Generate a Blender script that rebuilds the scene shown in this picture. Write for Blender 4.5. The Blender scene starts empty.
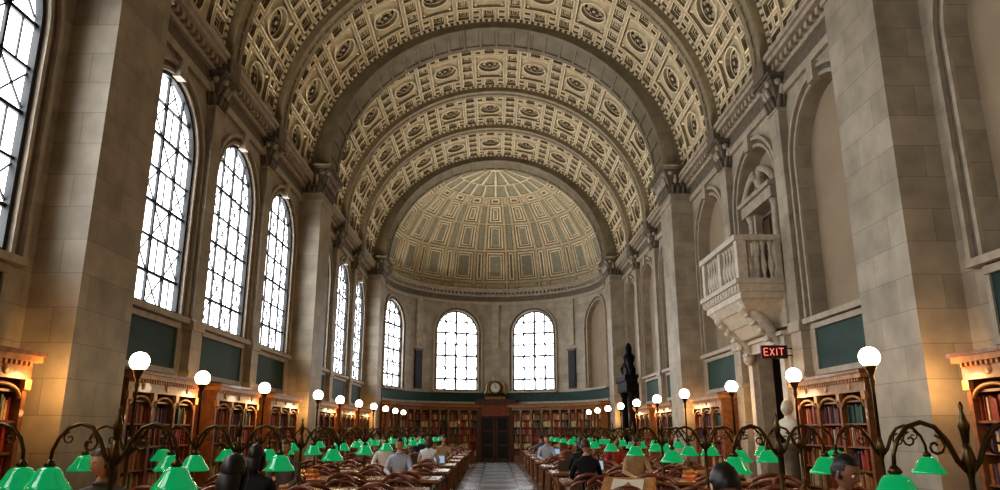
import bpy, bmesh, math, random
from math import sin, cos, pi, radians, sqrt
from mathutils import Vector, Matrix
random.seed(7)
scene = bpy.context.scene

# ------------------------------------------------------------------ materials
MATS = {}
def new_mat(name):
    m = bpy.data.materials.new(name); m.use_nodes = True
    MATS[name] = m
    return m, m.node_tree, m.node_tree.nodes['Principled BSDF']

def simple(name, col, rough=0.6, metal=0.0, var=0.15, scale=6.0, bump=0.0, emis=None, estr=0.0, coat=0.0, spec=0.5):
    m, nt, b = new_mat(name)
    b.inputs['Roughness'].default_value = rough
    b.inputs['Metallic'].default_value = metal
    b.inputs['Specular IOR Level'].default_value = spec
    if coat: b.inputs['Coat Weight'].default_value = coat
    geo = nt.nodes.new('ShaderNodeNewGeometry')
    n = nt.nodes.new('ShaderNodeTexNoise'); n.inputs['Scale'].default_value = scale
    n.inputs['Detail'].default_value = 4
    nt.links.new(geo.outputs['Position'], n.inputs['Vector'])
    r = nt.nodes.new('ShaderNodeValToRGB')
    r.color_ramp.elements[0].position = 0.3; r.color_ramp.elements[1].position = 0.7
    r.color_ramp.elements[0].color = (*[c*(1-var) for c in col], 1)
    r.color_ramp.elements[1].color = (*[min(1, c*(1+var)) for c in col], 1)
    nt.links.new(n.outputs['Fac'], r.inputs['Fac'])
    nt.links.new(r.outputs['Color'], b.inputs['Base Color'])
    if bump:
        bp = nt.nodes.new('ShaderNodeBump'); bp.inputs['Strength'].default_value = bump
        bp.inputs['Distance'].default_value = 0.02
        nt.links.new(n.outputs['Fac'], bp.inputs['Height'])
        nt.links.new(bp.outputs['Normal'], b.inputs['Normal'])
    if emis:
        b.inputs['Emission Color'].default_value = (*emis, 1)
        b.inputs['Emission Strength'].default_value = estr
    return m

def stone(name, c1, c2, mortar, bw=1.0, bh=0.45, rough=0.55):
    m, nt, b = new_mat(name)
    b.inputs['Roughness'].default_value = rough
    geo = nt.nodes.new('ShaderNodeNewGeometry')
    sep = nt.nodes.new('ShaderNodeSeparateXYZ'); nt.links.new(geo.outputs['Position'], sep.inputs[0])
    add = nt.nodes.new('ShaderNodeMath'); nt.links.new(sep.outputs[0], add.inputs[0]); nt.links.new(sep.outputs[1], add.inputs[1])
    cmb = nt.nodes.new('ShaderNodeCombineXYZ'); nt.links.new(add.outputs[0], cmb.inputs[0]); nt.links.new(sep.outputs[2], cmb.inputs[1])
    br = nt.nodes.new('ShaderNodeTexBrick'); nt.links.new(cmb.outputs[0], br.inputs['Vector'])
    br.inputs['Scale'].default_value = 1.0
    br.inputs['Brick Width'].default_value = bw; br.inputs['Row Height'].default_value = bh
    br.inputs['Mortar Size'].default_value = 0.005; br.inputs['Mortar Smooth'].default_value = 0.3
    br.inputs['Color1'].default_value = (*c1, 1); br.inputs['Color2'].default_value = (*c2, 1)
    br.inputs['Mortar'].default_value = (*mortar, 1)
    n = nt.nodes.new('ShaderNodeTexNoise'); n.inputs['Scale'].default_value = 2.3; n.inputs['Detail'].default_value = 8
    nt.links.new(geo.outputs['Position'], n.inputs['Vector'])
    mp = nt.nodes.new('ShaderNodeMapRange'); mp.inputs[1].default_value = .3; mp.inputs[2].default_value = .7
    mp.inputs[3].default_value = .74; mp.inputs[4].default_value = 1.12
    nt.links.new(n.outputs['Fac'], mp.inputs[0])
    mx = nt.nodes.new('ShaderNodeVectorMath'); mx.operation = 'SCALE'
    nt.links.new(br.outputs['Color'], mx.inputs[0]); nt.links.new(mp.outputs[0], mx.inputs['Scale'])
    nt.links.new(mx.outputs[0], b.inputs['Base Color'])
    bp = nt.nodes.new('ShaderNodeBump'); bp.inputs['Strength'].default_value = .3; bp.inputs['Distance'].default_value = .01
    bp.invert = True
    nt.links.new(br.outputs['Fac'], bp.inputs['Height']); nt.links.new(bp.outputs['Normal'], b.inputs['Normal'])
    return m

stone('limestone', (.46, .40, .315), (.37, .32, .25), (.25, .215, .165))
stone('limestone_arch_shaded', (.20, .165, .11), (.17, .138, .092), (.10, .08, .052), .7, .6)  # darker copy of the limestone: shade on the arches put into the colour
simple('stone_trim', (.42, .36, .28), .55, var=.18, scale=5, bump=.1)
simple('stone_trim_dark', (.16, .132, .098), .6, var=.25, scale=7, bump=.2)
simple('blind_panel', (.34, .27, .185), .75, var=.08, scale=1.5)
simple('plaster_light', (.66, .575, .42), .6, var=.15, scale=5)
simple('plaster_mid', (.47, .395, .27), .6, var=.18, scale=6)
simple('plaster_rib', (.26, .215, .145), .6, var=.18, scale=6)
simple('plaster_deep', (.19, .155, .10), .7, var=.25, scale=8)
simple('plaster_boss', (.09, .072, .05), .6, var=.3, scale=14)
simple('dome_green', (.27, .26, .195), .7, var=.15, scale=5)
simple('wall_green', (.008, .045, .035), .6, var=.2, scale=4)
simple('window_iron', (.015, .016, .018), .5, var=.1)
simple('oak', (.24, .095, .03), .42, var=.35, scale=9, coat=.2)
simple('oak_dark', (.075, .03, .013), .4, var=.35, scale=9, coat=.2)
simple('oak_light', (.42, .20, .07), .45, var=.3, scale=9)
simple('mahogany', (.20, .055, .022), .3, var=.35, scale=11, coat=.3)
simple('table_top', (.42, .20, .08), .25, var=.25, scale=4, coat=.4)
simple('brass', (.10, .065, .028), .35, 1.0, var=.2)
simple('gilt', (.30, .19, .065), .4, 1.0, var=.2)
simple('dark_bronze', (.012, .011, .010), .45, .3, var=.2)
simple('black_marble', (.006, .006, .007), .6, var=.3, scale=3, spec=.15)
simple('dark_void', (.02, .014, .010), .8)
simple('balcony_stone', (.60, .54, .45), .5, var=.15, scale=9, bump=.2)
simple('bust_marble', (.74, .69, .60), .4, var=.06)
simple('paper', (.72, .68, .58), .8, var=.04)
simple('laptop_grey', (.16, .165, .18), .3, .7)
simple('screen_glow', (.1, .12, .15), .3, emis=(.6, .75, 1), estr=.35)
simple('shade_green', (.0, .24, .085), .12, var=.08, emis=(.0, .62, .20), estr=.24, coat=.5)  # green emission stands in for bulb light glowing through the glass
simple('shade_inner', (.8, .85, .7), .5)
simple('bulb_glow', (.9, .88, .8), .3, emis=(1, .72, .40), estr=30.0)
simple('globe_glass', (.9, .88, .8), .3, emis=(1, .82, .56), estr=11.0)
simple('exit_red', (.5, .03, .02), .5, emis=(1, .25, .18), estr=.7)
simple('exit_plate', (.03, .01, .01), .5)
simple('skin_light', (.62, .36, .25), .5, var=.06); simple('skin_brown', (.30, .15, .085), .5, var=.06)
simple('hair_black', (.010, .008, .007), .45, var=.3, scale=60)
simple('hair_brown', (.075, .033, .016), .5, var=.3, scale=60)
simple('eye_white', (.8, .8, .8), .3, var=0); simple('eye_dark', (.01, .008, .006), .2)
simple('lips', (.38, .12, .10), .5, var=.05)
simple('shoe_black', (.02, .02, .02), .4)
for n, c in dict(cloth_black=(.012, .012, .014), cloth_blue=(.48, .56, .70), cloth_navy=(.02, .03, .07), cloth_white=(.72, .72, .72),
                 cloth_grey=(.12, .12, .13), cloth_red=(.35, .03, .03), denim=(.05, .08, .15), cloth_tan=(.4, .28, .16)).items():
    simple(n, c, .85, var=.15, scale=25)
BOOKS = []
for i, c in enumerate([(.40, .06, .025), (.50, .20, .05), (.22, .04, .02), (.60, .42, .22), (.05, .09, .07), (.66, .50, .30), (.34, .13, .035), (.10, .05, .08)]):
    simple('book_cover_%d' % i, c, .55, var=.25, scale=20); BOOKS.append('book_cover_%d' % i)

# window glazing: opaque panes that emit, standing in for the bright sky outside
m, nt, b = new_mat('window_glass')
e = nt.nodes.new('ShaderNodeEmission'); e.inputs['Color'].default_value = (.94, .97, 1, 1); e.inputs['Strength'].default_value = 5.6
nt.links.new(e.outputs[0], nt.nodes['Material Output'].inputs[0])

# floor
m, nt, b = new_mat('marble_floor')
b.inputs['Roughness'].default_value = .22
geo = nt.nodes.new('ShaderNodeNewGeometry')
sep = nt.nodes.new('ShaderNodeSeparateXYZ'); nt.links.new(geo.outputs['Position'], sep.inputs[0])
ad0 = nt.nodes.new('ShaderNodeMath'); ad0.operation = 'ADD'; ad0.inputs[1].default_value = -.08; nt.links.new(sep.outputs[0], ad0.inputs[0])
ab = nt.nodes.new('ShaderNodeMath'); ab.operation = 'ABSOLUTE'; nt.links.new(ad0.outputs[0], ab.inputs[0])
mr = nt.nodes.new('ShaderNodeMapRange'); mr.inputs[2].default_value = 2.0; nt.links.new(ab.outputs[0], mr.inputs[0])
rp = nt.nodes.new('ShaderNodeValToRGB'); rp.color_ramp.interpolation = 'CONSTANT'
els = rp.color_ramp.elements
els[0].position = 0; els[0].color = (.46, .47, .49, 1)
els[1].position = .27; els[1].color = (.15, .15, .16, 1)
for p, c in ((.31, (.38, .38, .39, 1)), (.50, (.13, .12, .12, 1)), (.56, (.27, .22, .17, 1))):
    x = els.new(p); x.color = c
nt.links.new(mr.outputs[0], rp.inputs[0])
br = nt.nodes.new('ShaderNodeTexChecker'); br.inputs['Scale'].default_value = 1/1.08
br.inputs['Color1'].default_value = (1, 1, 1, 1); br.inputs['Color2'].default_value = (.62, .62, .63, 1)
mpn = nt.nodes.new('ShaderNodeMapping'); mpn.inputs['Location'].default_value = (.46, 0, .5)
nt.links.new(geo.outputs['Position'], mpn.inputs[0]); nt.links.new(mpn.outputs[0], br.inputs['Vector'])
mu = nt.nodes.new('ShaderNodeVectorMath'); mu.operation = 'MULTIPLY'
nt.links.new(rp.outputs[0], mu.inputs[0]); nt.links.new(br.outputs['Color'], mu.inputs[1]); nt.links.new(mu.outputs[0], b.inputs['Base Color'])

# ------------------------------------------------------------------ mesh builder
class MB:
    def __init__(s, T=None):
        s.v = []; s.f = []; s.m = []; s.sm = []; s.mats = []; s.T = T
    def mi(s, name):
        if name not in s.mats: s.mats.append(name)
        return s.mats.index(name)
    def add(s, vs, fs, mat, smooth=False):
        o = len(s.v); T = s.T
        s.v += [tuple(T(*p)) for p in vs] if T else [tuple(p) for p in vs]
        k = s.mi(mat)
        for f in fs:
            s.f.append([i+o for i in f]); s.m.append(k); s.sm.append(smooth)
    def box(s, x0, x1, y0, y1, z0, z1, mat, seg=1):
        vs = []; fs = []
        for i in range(seg+1):
            x = x0+(x1-x0)*i/seg
            vs += [(x, y0, z0), (x, y1, z0), (x, y1, z1), (x, y0, z1)]
        for i in range(seg):
            a = i*4
            for k in range(4):
                fs.append((a+k, a+(k+1) % 4, a+4+(k+1) % 4, a+4+k))
        fs.append((3, 2, 1, 0)); e = seg*4; fs.append((e, e+1, e+2, e+3))
        s.add(vs, fs, mat)
    def frustum(s, x0, x1, y0, y1, z0, X0, X1, Y0, Y1, z1, mat):
        vs = [(x0, y0, z0), (x1, y0, z0), (x1, y1, z0), (x0, y1, z0), (X0, Y0, z1), (X1, Y0, z1), (X1, Y1, z1), (X0, Y1, z1)]
        s.add(vs, [(0, 3, 2, 1), (4, 5, 6, 7), (0, 1, 5, 4), (1, 2, 6, 5), (2, 3, 7, 6), (3, 0, 4, 7)], mat)
    def lathe(s, prof, cx, cy, cz, mat, n=12, smooth=True, sx=1, sy=1, cap=True):
        vs = []; fs = []
        for r, z in prof:
            for i in range(n):
                a = 2*pi*i/n
                vs.append((cx+r*cos(a)*sx, cy+r*sin(a)*sy, cz+z))
        for j in range(len(prof)-1):
            for i in range(n):
                fs.append((j*n+i, j*n+(i+1) % n, (j+1)*n+(i+1) % n, (j+1)*n+i))
        if cap:
            fs.append(list(range(n))[::-1]); L = (len(prof)-1)*n; fs.append([L+i for i in range(n)])
        s.add(vs, fs, mat, smooth)
    def tube(s, path, r, mat, n=6):
        P = [Vector(p) for p in path]; rr = r if isinstance(r, (list, tuple)) else [r]*len(P)
        vs = []; fs = []; prev = None
        for i, p in enumerate(P):
            d = (P[min(i+1, len(P)-1)]-P[max(i-1, 0)]).normalized()
            if prev is None:
                a = Vector((0, 0, 1)) if abs(d.z) < .9 else Vector((1, 0, 0))
                u = d.cross(a).normalized()
            else:
                u = (prev - d*prev.dot(d)).normalized()
            prev = u; w = d.cross(u)
            for k in range(n):
                t = 2*pi*k/n
                vs.append(p+(u*cos(t)+w*sin(t))*rr[i])
        for i in range(len(P)-1):
            for k in range(n):
                fs.append((i*n+k, i*n+(k+1) % n, (i+1)*n+(k+1) % n, (i+1)*n+k))
        fs.append(list(range(n))[::-1]); L = (len(P)-1)*n; fs.append([L+k for k in range(n)])
        s.add(vs, fs, mat, True)
    def sphere(s, c, r, mat, nu=12, nv=8, fn=None, keep=None):
        if not isinstance(r, (tuple, list)): r = (r, r, r)
        vs = []; fs = []; D = []
        for j in range(nv+1):
            ph = -pi/2+pi*j/nv
            for i in range(nu):
                a = 2*pi*i/nu
                d = (cos(ph)*cos(a), cos(ph)*sin(a), sin(ph)); D.append(d)
                p = (d[0]*r[0], d[1]*r[1], d[2]*r[2])
                if fn: p = fn(d, p)
                vs.append((c[0]+p[0], c[1]+p[1], c[2]+p[2]))
        for j in range(nv):
            for i in range(nu):
                f = (j*nu+i, j*nu+(i+1) % nu, (j+1)*nu+(i+1) % nu, (j+1)*nu+i)
                if keep:
                    m = [sum(D[q][k] for q in f)/4 for k in range(3)]
                    if not keep(m): continue
                fs.append(f)
        s.add(vs, fs, mat, True)
    def mesh(s, name):
        me = bpy.data.meshes.new(name)
        me.from_pydata([tuple(p) for p in s.v], [], s.f)
        for n in s.mats: me.materials.append(MATS[n])
        me.polygons.foreach_set('material_index', s.m); me.polygons.foreach_set('use_smooth', s.sm)
        me.update(); return me
    def obj(s, name, loc=(0, 0, 0), rot=0, parent=None):
        return place(s.mesh(name), name, loc, rot, parent)
def place(me, name, loc=(0, 0, 0), rot=0, parent=None):
    o = bpy.data.objects.new(name, me); o.location = loc; o.rotation_euler = (0, 0, rot)
    scene.collection.objects.link(o)
    if parent: o.parent = parent
    return o

# ------------------------------------------------------------------ dimensions
W = 6.05; A = 5.4; ZS = 9.3; RV = 6.05; RA = 5.22; AY = 34.8; RAP = 5.4
BW = 10.7/3
PIERS = [(-2.9, -1.5), (9.2, 10.6), (21.3, 22.7), (33.4, 34.8)]
Y0 = -2.9-2*BW
BAYS = [(-2.9-2*BW, -2.9-BW), (-2.9-BW, -2.9)]
for p in (-1.5, 10.6, 22.7):
    BAYS += [(p+i*BW, p+(i+1)*BW) for i in range(3)]
MINOR = [-2.9-BW]+[p+i*BW for p in (-1.5, 10.6, 22.7) for i in (1, 2)]
WH, WB, WS = 1.25, 3.7, 6.8   # window half-width, sill, spring

ML = lambda u, n, z: (-W+n, u, z)
MR = lambda u, n, z: (W-n, u, z)
def MA(u, n, z):
    ph = u/RAP
    return ((RAP-n)*sin(ph), AY+(RAP-n)*cos(ph), z)

def quad(mb, pts, mat): mb.add(pts, [tuple(range(len(pts)))], mat)
def arch_outline(uc, w, zb, zs, n=20):
    pts = [(uc-w, zb)]
    for i in range(n+1):
        a = pi*i/n
        pts.append((uc-w*cos(a), zs+w*sin(a)))
    pts.append((uc+w, zb)); return pts
def grid(mb, u0, u1, z0, z1, n, mat, seg):
    for i in range(seg):
        a = u0+(u1-u0)*i/seg; b = u0+(u1-u0)*(i+1)/seg
        quad(mb, [(a, n, z0), (b, n, z0), (b, n, z1), (a, n, z1)], mat)
def arched_bay(mb, u0, u1, z0, z1, uc, w, zb, zs, mat, depth, back=None, seg=1):
    if uc-w > u0: grid(mb, u0, uc-w, z0, z1, 0, mat, seg)
    if u1 > uc+w: grid(mb, uc+w, u1, z0, z1, 0, mat, seg)
    arc = arch_outline(uc, w, zb, zs)[1:-1]
    for (a, za), (b, zb2) in zip(arc, arc[1:]):
        if zb > z0: quad(mb, [(a, 0, z0), (b, 0, z0), (b, 0, zb), (a, 0, zb)], mat)
        quad(mb, [(a, 0, za), (b, 0, zb2), (b, 0, z1), (a, 0, z1)], mat)
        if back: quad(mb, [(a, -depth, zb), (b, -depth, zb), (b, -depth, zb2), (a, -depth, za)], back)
        quad(mb, [(a, 0, zb), (b, 0, zb), (b, -depth, zb), (a, -depth, zb)], mat)
    out = arch_outline(uc, w, zb, zs)
    for p, q in zip(out, out[1:]):
        quad(mb, [(p[0], 0, p[1]), (q[0], 0, q[1]), (q[0], -depth, q[1]), (p[0], -depth, p[1])], mat)
def ring(mb, uc, w, zb, zs, d0, d1, n0, n1, mat):
    o0 = arch_outline(uc, w+d0, zb, zs); o1 = arch_outline(uc, w+d1, zb, zs)
    for i in range(len(o0)-1):
        a, b, c, d = o0[i], o0[i+1], o1[i+1], o1[i]
        vs = [(p[0], n1, p[1]) for p in (a, b, c, d)]+[(p[0], n0, p[1]) for p in (a, b, c, d)]
        mb.add(vs, [(0, 1, 2, 3), (1, 0, 4, 5), (3, 2, 6, 7)], mat)
    for k in (0, len(o0)-1):
        a, d = o0[k], o1[k]
        quad(mb, [(a[0], n0, a[1]), (d[0], n0, d[1]), (d[0], n1, d[1]), (a[0], n1, a[1])], mat)
def archivolt(mb, uc, w, zb, zs):
    ring(mb, uc, w, zb, zs, 0, .07, 0, .05, 'stone_trim')
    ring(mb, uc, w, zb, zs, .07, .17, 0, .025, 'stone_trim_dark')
    ring(mb, uc, w, zb, zs, .17, .25, 0, .09, 'stone_trim')

def window(name, T, uc, w, zb, zs, n, th=1.0):
    """glazed arched window: panes, iron muntins with diagonal bracing, frame"""
    mb = MB(T)
    arc = arch_outline(uc, w, zb, zs)[1:-1]
    for (a, za), (b, z2) in zip(arc, arc[1:]):
        quad(mb, [(a, n, zb), (b, n, zb), (b, n, z2), (a, n, za)], 'window_glass')
    ring(mb, uc, w-.07, zb, zs, 0, .08, n, n+.1, 'window_iron')
    mb.box(uc-w, uc+w, n, n+.1, zb, zb+.08, 'window_iron', 4)
    def top(u): return zs+sqrt(max(0, (w-.03)**2-(u-uc)**2))
    def bar(u0, z0, u1, z1, t, d):
        t *= th
        L = sqrt((u1-u0)**2+(z1-z0)**2)
        if L < .02: return
        du, dz = (u1-u0)/L, (z1-z0)/L; pu, pz = -dz*t/2, du*t/2
        c = [(u0+pu, z0+pz), (u1+pu, z1+pz), (u1-pu, z1-pz), (u0-pu, z0-pz)]
        vs = [(p[0], n+d, p[1]) for p in c]+[(p[0], n+.005, p[1]) for p in c]
        mb.add(vs, [(0, 1, 2, 3), (0, 4, 5, 1), (1, 5, 6, 2), (2, 6, 7, 3), (3, 7, 4, 0)], 'window_iron')
    ncol = 4; cw = 2*w/ncol; rows = 7; rh = (zs+w-zb)/rows
    for i in range(1, ncol):
        u = uc-w+i*cw; bar(u, zb, u, top(u), .06 if i == 2 else .045, .05)
    for j in range(1, rows):
        z = zb+j*rh
        hw = w if z <= zs else sqrt(max(0, w*w-(z-zs)**2))
        bar(uc-hw, z, uc+hw, z, .055 if j % 2 else .04, .05)
    for i in range(ncol):
        for j in range(rows):
            a, b = uc-w+i*cw, uc-w+(i+1)*cw; z0, z1 = zb+j*rh, zb+(j+1)*rh
            if (i+j) % 2 == 0:
                for (p, q, r, s) in ((a, z0, b, z1), (a, z1, b, z0)):
                    N = 6
                    pts = [(p+(r-p)*k/N, q+(s-q)*k/N) for k in range(N+1)]
                    ins = [t for t in pts if t[1] <= zs or (t[0]-uc)**2+(t[1]-zs)**2 < (w-.02)**2]
                    if len(ins) > 1: bar(*ins[0], *ins[-1], .022, .03)
            else:
                uu = (a+b)/2; zt = min(z1, top(uu))
                if zt > z0: bar(uu, z0, uu, zt, .022, .03)
    return mb.obj(name)

def green_dado(mb, uc, hw):
    mb.box(uc-hw, uc+hw, 0, .02, 2.72, 3.48, 'wall_green')
    for z in (2.62, 3.48): mb.box(uc-hw-.06, uc+hw+.06, 0, .08, z, z+.1, 'stone_trim')
    mb.box(uc-hw-.08, uc-hw, 0, .05, 2.6, 3.6, 'stone_trim'); mb.box(uc+hw, uc+hw+.08, 0, .05, 2.6, 3.6, 'stone_trim')
    mb.box(uc-WH-.2, uc+WH+.2, 0, .16, 3.6, 3.7, 'stone_trim')

# ------------------------------------------------------------------ side walls
wn = 1
for side, T in (('left', ML), ('right', MR)):
    mb = MB(T); tr = MB(T)
    for (a, b) in BAYS:
        uc = (a+b)/2
        isdoor = side == 'right' and abs(uc-15.95) < .2
        if isdoor:
            dw = .85; dt = 3.3
            mb.add([(a, 0, 0), (uc-dw, 0, 0), (uc-dw, 0, dt), (a, 0, dt)], [(0, 1, 2, 3)], 'limestone')
            mb.add([(b, 0, 0), (uc+dw, 0, 0), (uc+dw, 0, dt), (b, 0, dt)], [(0, 1, 2, 3)], 'limestone')
            mb.add([(a, 0, dt), (b, 0, dt), (b, 0, 3.6), (a, 0, 3.6)], [(0, 1, 2, 3)], 'limestone')
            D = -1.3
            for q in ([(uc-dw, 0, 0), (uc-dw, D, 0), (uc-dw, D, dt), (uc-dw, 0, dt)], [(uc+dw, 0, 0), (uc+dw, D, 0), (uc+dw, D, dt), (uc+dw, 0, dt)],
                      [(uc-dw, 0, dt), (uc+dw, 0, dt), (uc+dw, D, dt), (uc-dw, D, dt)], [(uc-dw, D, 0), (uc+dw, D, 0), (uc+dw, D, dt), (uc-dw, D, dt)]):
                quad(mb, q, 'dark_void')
            arched_bay(mb, a, b, 3.6, ZS, uc, WH, WB, WS, 'limestone', .35, 'blind_panel')
        else:
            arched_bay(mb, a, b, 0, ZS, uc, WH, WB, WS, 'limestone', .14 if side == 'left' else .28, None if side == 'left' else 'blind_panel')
            green_dado(tr, uc, 1.2)
        archivolt(tr, uc, WH, WB, WS)
        tr.box(uc-.12, uc+.12, 0, .16, WS+WH-.05, WS+WH+.32, 'stone_trim')
        if side == 'left':
            window('window_%d' % wn, ML, uc, WH, WB, WS, -.12); wn += 1
    for (a, b) in PIERS:   # wall strip behind the piers
        quad(mb, [(a, 0, 0), (b, 0, 0), (b, 0, ZS), (a, 0, ZS)], 'limestone')
    mb.obj('wall_'+side)
    # entablature
    y0, y1 = Y0, AY
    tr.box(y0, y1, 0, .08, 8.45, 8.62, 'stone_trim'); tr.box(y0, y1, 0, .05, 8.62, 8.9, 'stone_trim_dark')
    tr.box(y0, y1, 0, .14, 8.9, 9.0, 'stone_trim'); tr.box(y0, y1, 0, .34, 9.12, 9.22, 'stone_trim'); tr.box(y0, y1, 0, .40, 9.22, 9.32, 'stone_trim')
    y = y0+.05
    while y < y1-.1:
        tr.box(y, y+.12, .0, .24, 9.0, 9.12, 'stone_trim'); y += .24
    tr.obj('trim_'+side)
    bb = MB(T); bb.box(y0, y1, 0, .07, 0, .35, 'stone_trim'); bb.obj('baseboard_'+side)

# ------------------------------------------------------------------ capitals / piers / pilasters
def capital(mb, x0, x1, y0, y1, z0, z1, big=1.0):
    h = z1-z0
    mb.box(x0-.03, x1+.03, y0-.03, y1+.03, z0-.05, z0, 'stone_trim')
    lv = [(0, 0), (.35, .03*big), (.7, .10*big), (.82, .16*big)]
    for (a, e), (b, g) in zip(lv, lv[1:]):
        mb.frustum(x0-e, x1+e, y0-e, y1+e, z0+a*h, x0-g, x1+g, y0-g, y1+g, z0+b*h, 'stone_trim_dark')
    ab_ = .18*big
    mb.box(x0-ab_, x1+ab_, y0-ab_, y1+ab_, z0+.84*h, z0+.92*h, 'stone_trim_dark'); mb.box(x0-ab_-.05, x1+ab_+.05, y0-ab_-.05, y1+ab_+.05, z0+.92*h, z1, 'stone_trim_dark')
    def leaves(p0, p1, nrm):
        L = sqrt((p1[0]-p0[0])**2+(p1[1]-p0[1])**2); n = max(2, round(L/.17))
        for row, (zb, zt, off) in enumerate(((.0, .36, 0), (.3, .68, .5))):
            for i in range(n-(row)):
                t = (i+.5+off)/n
                cx, cy = p0[0]+(p1[0]-p0[0])*t, p0[1]+(p1[1]-p0[1])*t
                pr = .05+row*.05
                pts = [(cx+nrm[0]*.01, cy+nrm[1]*.01, z0+zb*h), (cx+nrm[0]*(pr), cy+nrm[1]*(pr), z0+(zb+zt)/2*h),
                       (cx+nrm[0]*(pr+.05), cy+nrm[1]*(pr+.05), z0+zt*h), (cx+nrm[0]*(pr+.10), cy+nrm[1]*(pr+.10), z0+(zt-.07)*h)]
                mb.tube(pts, [.05, .06, .05, .015], 'stone_trim_dark' if row == 0 else 'stone_trim', 5)
        for q in (p0, p1):
            c = (q[0]+nrm[0]*.15, q[1]+nrm[1]*.15, z0+.74*h)
            mb.sphere(c, .075, 'stone_trim', 8, 6)
    leaves((x0, y0), (x1, y0), (0, -1)); leaves((x0, y1), (x1, y1), (0, 1))
    leaves((x0, y0), (x0, y1), (-1, 0)); leaves((x1, y0), (x1, y1), (1, 0))

def pier(side, y0, y1, a, name):
    mb = MB(); s = -1 if side == 'left' else 1
    xa, xb = sorted((s*a, s*(W-.001)))
    mb.box(xa, xb, y0, y1, 0, 8.75, 'limestone')
    e = .08
    xi0, xi1 = (xa-e, xb) if s == 1 else (xa, xb+e)
    mb.box(xi0, xi1, y0-e, y1+e, 0, .4, 'stone_trim'); mb.box(xi0+.03*(s == 1), xi1-.03*(s == -1), y0-.05, y1+.05, .4, .5, 'stone_trim')
    mb.box(xi0+.04*(s == 1), xi1-.04*(s == -1), y0-.04, y1+.04, 8.45, 8.53, 'stone_trim')
    capital(mb, xa, xb, y0, y1, 8.75, 9.6, 1.35)
    return mb.obj(name)
for (a, b) in PIERS:
    pier('left', a, b, A, 'pier'); pier('right', a, b, A, 'pier')
for y in MINOR:
    for s in ('left', 'right'):
        mb = MB(); k = -1 if s == 'left' else 1
        xa, xb = sorted((k*(W-.17), k*(W-.001)))
        mb.box(xa, xb, y-.24, y+.24, 0, 8.2, 'limestone')
        mb.box(xa-.06, xb+.06, y-.3, y+.3, 0, .35, 'stone_trim'); mb.box(xa-.04, xb+.04, y-.28, y+.28, 2.62, 2.72, 'stone_trim')
        mb.box(xa-.04, xb+.04, y-.28, y+.28, 3.5, 3.7, 'stone_trim')
        capital(mb, xa, xb, y-.24, y+.24, 8.2, 8.9)
        xa, xb = sorted((k*(W-.42), k*(W-.001)))
        mb.box(xa, xb, y-.3, y+.3, 8.9, 9.33, 'stone_trim_dark')
        mb.obj('pilaster')

# ------------------------------------------------------------------ vault
def loft(mb, P, ac, bc, sa, sb, rings, mats, cap=True):
    vs = []; N = len(rings[0])
    for r in rings:
        for (da, db, h) in r: vs.append(P(ac+da/sa, bc+db/sb, h))
    for j in range(len(rings)-1):
        for i in range(N):
            mb.add([vs[j*N+i], vs[j*N+(i+1) % N], vs[(j+1)*N+(i+1) % N], vs[(j+1)*N+i]], [(0, 1, 2, 3)], mats[j])
    if cap:
        L = (len(rings)-1)*N
        mb.add([vs[L+i] for i in range(N)], [tuple(range(N))], mats[-1])
def rect4(a, b, h): return [(-a, -b, h), (a, -b, h), (a, b, h), (-a, b, h)]
def rect16(a, b, h):
    o = []
    c = [(-a, -b), (a, -b), (a, b), (-a, b)]
    for i in range(4):
        p, q = c[i], c[(i+1) % 4]
        for k in range(4): o.append((p[0]+(q[0]-p[0])*k/4, p[1]+(q[1]-p[1])*k/4, h))
    return o
def circ16(r, h, mod=0, sq=1.0):
    o = []
    for i in range(16):
        t = -3*pi/4+2*pi*i/16; rr = r
        if mod: rr = r*(1+(mod if i % 2 else -mod))
        o.append((rr*cos(t), rr*sin(t)*sq, h))
    return o
PL, PM, PD, PB = 'plaster_light', 'plaster_mid', 'plaster_deep', 'plaster_boss'
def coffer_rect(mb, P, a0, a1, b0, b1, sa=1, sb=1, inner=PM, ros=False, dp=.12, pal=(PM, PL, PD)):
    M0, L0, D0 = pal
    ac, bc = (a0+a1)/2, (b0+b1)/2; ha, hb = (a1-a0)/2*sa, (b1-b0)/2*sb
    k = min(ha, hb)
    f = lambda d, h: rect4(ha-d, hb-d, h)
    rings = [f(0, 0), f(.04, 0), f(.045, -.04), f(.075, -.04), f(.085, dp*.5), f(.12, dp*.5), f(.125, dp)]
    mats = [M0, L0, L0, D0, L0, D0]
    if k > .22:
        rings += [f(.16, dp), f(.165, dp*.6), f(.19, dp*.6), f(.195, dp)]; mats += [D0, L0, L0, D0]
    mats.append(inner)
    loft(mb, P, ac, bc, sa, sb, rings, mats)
    if ros:
        r = (k-(.19 if k > .22 else .125))*.75
        if r > .04:
            loft(mb, P, ac, bc, sa, sb, [circ16(r, dp), circ16(r, dp-.05, .15), circ16(r*.55, dp-.08, .1), circ16(r*.3, dp-.04), circ16(r*.12, dp-.1)], [L0, L0, M0, L0, L0])
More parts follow.
